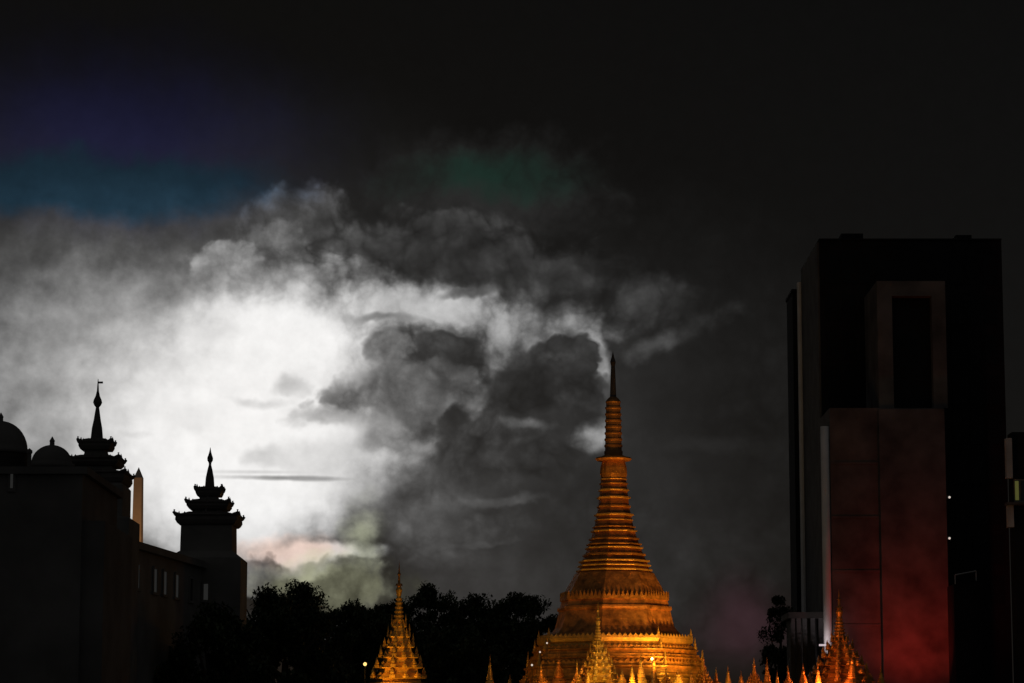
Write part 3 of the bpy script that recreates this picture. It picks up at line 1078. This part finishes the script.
hr.tube([p1, p1 + Vector((0, 0, -1.1))], .06, .06, 8).tube([p2, p2 + Vector((0, 0, -1.1))], .06, .06, 8)
for q, nm, m_ in ((hr, 'handrail', STEEL), (MB().box(p1.x - .3, p2.x + .3, 324, 329, 0, p1.z - 1.1), 'block', DPANEL)):
    o = q.build(nm, m_, ld)
    o.matrix_parent_inverse = Matrix.Translation(-ld.location)

# small building with pale columns at the foot of the tower
KD = 336.0
kk_ = thing('columned_pavilion', 'small pale columned pavilion at the foot of the slim black shaft', 'building', (at(808, 640, KD).x, KD, 0))
bx(789, 829, KD + 2.5, KD + 8, 618, 'wall', STONE_D, kk_)
bx(787, 830, KD - .8, KD + 8.5, 612, 'roof', STONE_D, kk_, 618)
for px in (793, 799, 805, 813, 821, 828):
    p = at(px, 640, KD)
    o = MB().lathe([(0, .34), (zz(616, KD), .27), (zz(618.3, KD), .34)], 10, 0, p.x, KD).build('column', CONC_P, kk_, True)
    o.matrix_parent_inverse = Matrix.Translation(-kk_.location)
p = at(823, 645, KD - 5)
t = thing('wall_lantern', 'bright pinkish white tube lantern in front of the columned pavilion', 'lamp', (p.x, p.y, 0))
MB().tube([(0, 0, 0), (0, 0, p.z - .12)], .07, .06, 8).build('post', IRON, t)
MB().box(-.45, .45, -.1, .1, p.z - .12, p.z + .1).build('tube_lamp', mat('lamp_glow_pink', (.8, .66, .7), emit=.7, var=0), t)
l = bpy.data.lights.new('lantern_light', 'POINT')
l.energy, l.color, l.shadow_soft_size = 60, (1, .85, .88), .2
o = bpy.data.objects.new('lantern_light', l)
COL.objects.link(o)
o.parent = t
o.location = (0, .5, p.z + .5)


# ------------------------------------------------------------------ trees
def tree(px, top, D, hwpx, hpx, label, seed, dens=2600, leaf=.42, group='dark trees between the civic building and the pagoda'):
    rnd = random.Random(seed)
    c = at(px, 650, D)
    kk = mpp(D)
    ztop = zz(top, D)
    rw, rh = hwpx * kk, hpx * kk
    t = thing('tree', label, 'tree', (c.x, D, 0), group)
    b = MB()
    zc = ztop - rh
    b.tube([(0, 0, 0), (rnd.uniform(-.3, .3), 0, zc * .5), (rnd.uniform(-.5, .5), 0, zc)], .55, .28, 9)
    for i in range(9):
        a = rnd.uniform(0, 6.28)
        s = Vector((0, 0, zc * rnd.uniform(.5, .95)))
        e = Vector((math.cos(a) * rw * .8, math.sin(a) * rw * .8, zc + rnd.uniform(-.4, .8) * rh))
        b.tube([s, (s + e) / 2 + Vector((0, 0, .5)), e], .2, .05, 6)
    b.build('trunk', BARK, t)
    # foliage: leaf quads gathered in clumps spread through an uneven crown
    bm = bmesh.new()
    clumps = []
    n = max(30, int(rw * rh * 2.5))
    for i in range(n):
        a, q = rnd.uniform(0, 6.28), rnd.random() ** .45
        el = rnd.uniform(-.75, 1.0)
        rr = math.sqrt(max(.02, 1 - el * el)) * q
        clumps.append((Vector((math.cos(a) * rr * rw, math.sin(a) * rr * rw, zc + el * rh * rnd.uniform(.8, 1.0))), rnd.uniform(.55, 1.25)))
    clumps.append((Vector((0, 0, ztop - .6)), .7))
    per = max(60, dens * 2 // len(clumps))
    per = int(per * 1.9)
    leaf *= 0.95
    for cpos, cr in clumps:
        for j in range(per):
            v = Vector((rnd.gauss(0, 1), rnd.gauss(0, 1), rnd.gauss(0, .8)))
            if v.length > 1.5:
                v *= rnd.uniform(.6, 1.5) / v.length
            v *= cr * .74
            q = Matrix.Rotation(rnd.uniform(0, 6.28), 3, 'Z') @ Matrix.Rotation(rnd.uniform(-1.2, 1.2), 3, 'X')
            s = leaf * rnd.uniform(.5, 1.1)
            ps = [cpos + v + q @ Vector(u) for u in ((-s * .3, -s * .5, 0), (s * .3, -s * .35, 0), (s * .22, s * .4, 0), (-s * .1, s * .6, 0))]
            bm.faces.new([bm.verts.new(x) for x in ps])
    me = bpy.data.meshes.new('crown')
    bm.to_mesh(me)
    bm.free()
    me.materials.append(LEAF)
    o = bpy.data.objects.new('crown', me)
    COL.objects.link(o)
    o.parent = t
    return t


tree(268, 588, 240, 30, 45, 'loose dark tree right beside the lower tiered tower', 1, 2600, .36)
tree(303, 583, 243, 20, 40, 'narrow dark tree with ragged top, second from the lower tiered tower', 2, 1900, .34)
tree(285, 612, 236, 60, 50, 'broad low dark tree in front of the ragged pair by the lower tower', 3, 5200, .45)
tree(350, 606, 330, 52, 50, 'wide flat topped dark tree left of the orange shrine stupa', 4, 4200, .5)
tree(392, 604, 345, 40, 48, 'dark tree directly behind the orange shrine stupa', 5, 3600, .5)
tree(430, 588, 340, 44, 60, 'tall rounded dark tree just right of the orange shrine stupa', 6, 4800, .5)
tree(474, 597, 350, 40, 55, 'middle dark tree between the orange shrine stupa and the pagoda', 7, 4200, .5)
tree(522, 594, 345, 44, 58, 'tall dark tree nearest the left side of the pagoda', 8, 4600, .5)
tree(453, 628, 325, 90, 50, 'broad low dark tree in front of the others left of the pagoda', 9, 7000, .55)
tree(360, 610, 372, 90, 60, 'broad low dark tree far behind the orange shrine stupa', 21, 6000, .6)
tree(500, 606, 378, 80, 60, 'broad low dark tree far behind the others near the pagoda', 22, 6000, .6)
tree(780, 596, 360, 16, 60, 'narrow dark tree left of the columned pavilion', 10, 2600, .45, 'dark trees right of the pagoda')
tree(215, 616, 205, 60, 55, 'dark tree at the foot of the lower tiered tower', 11, 5600, .4)
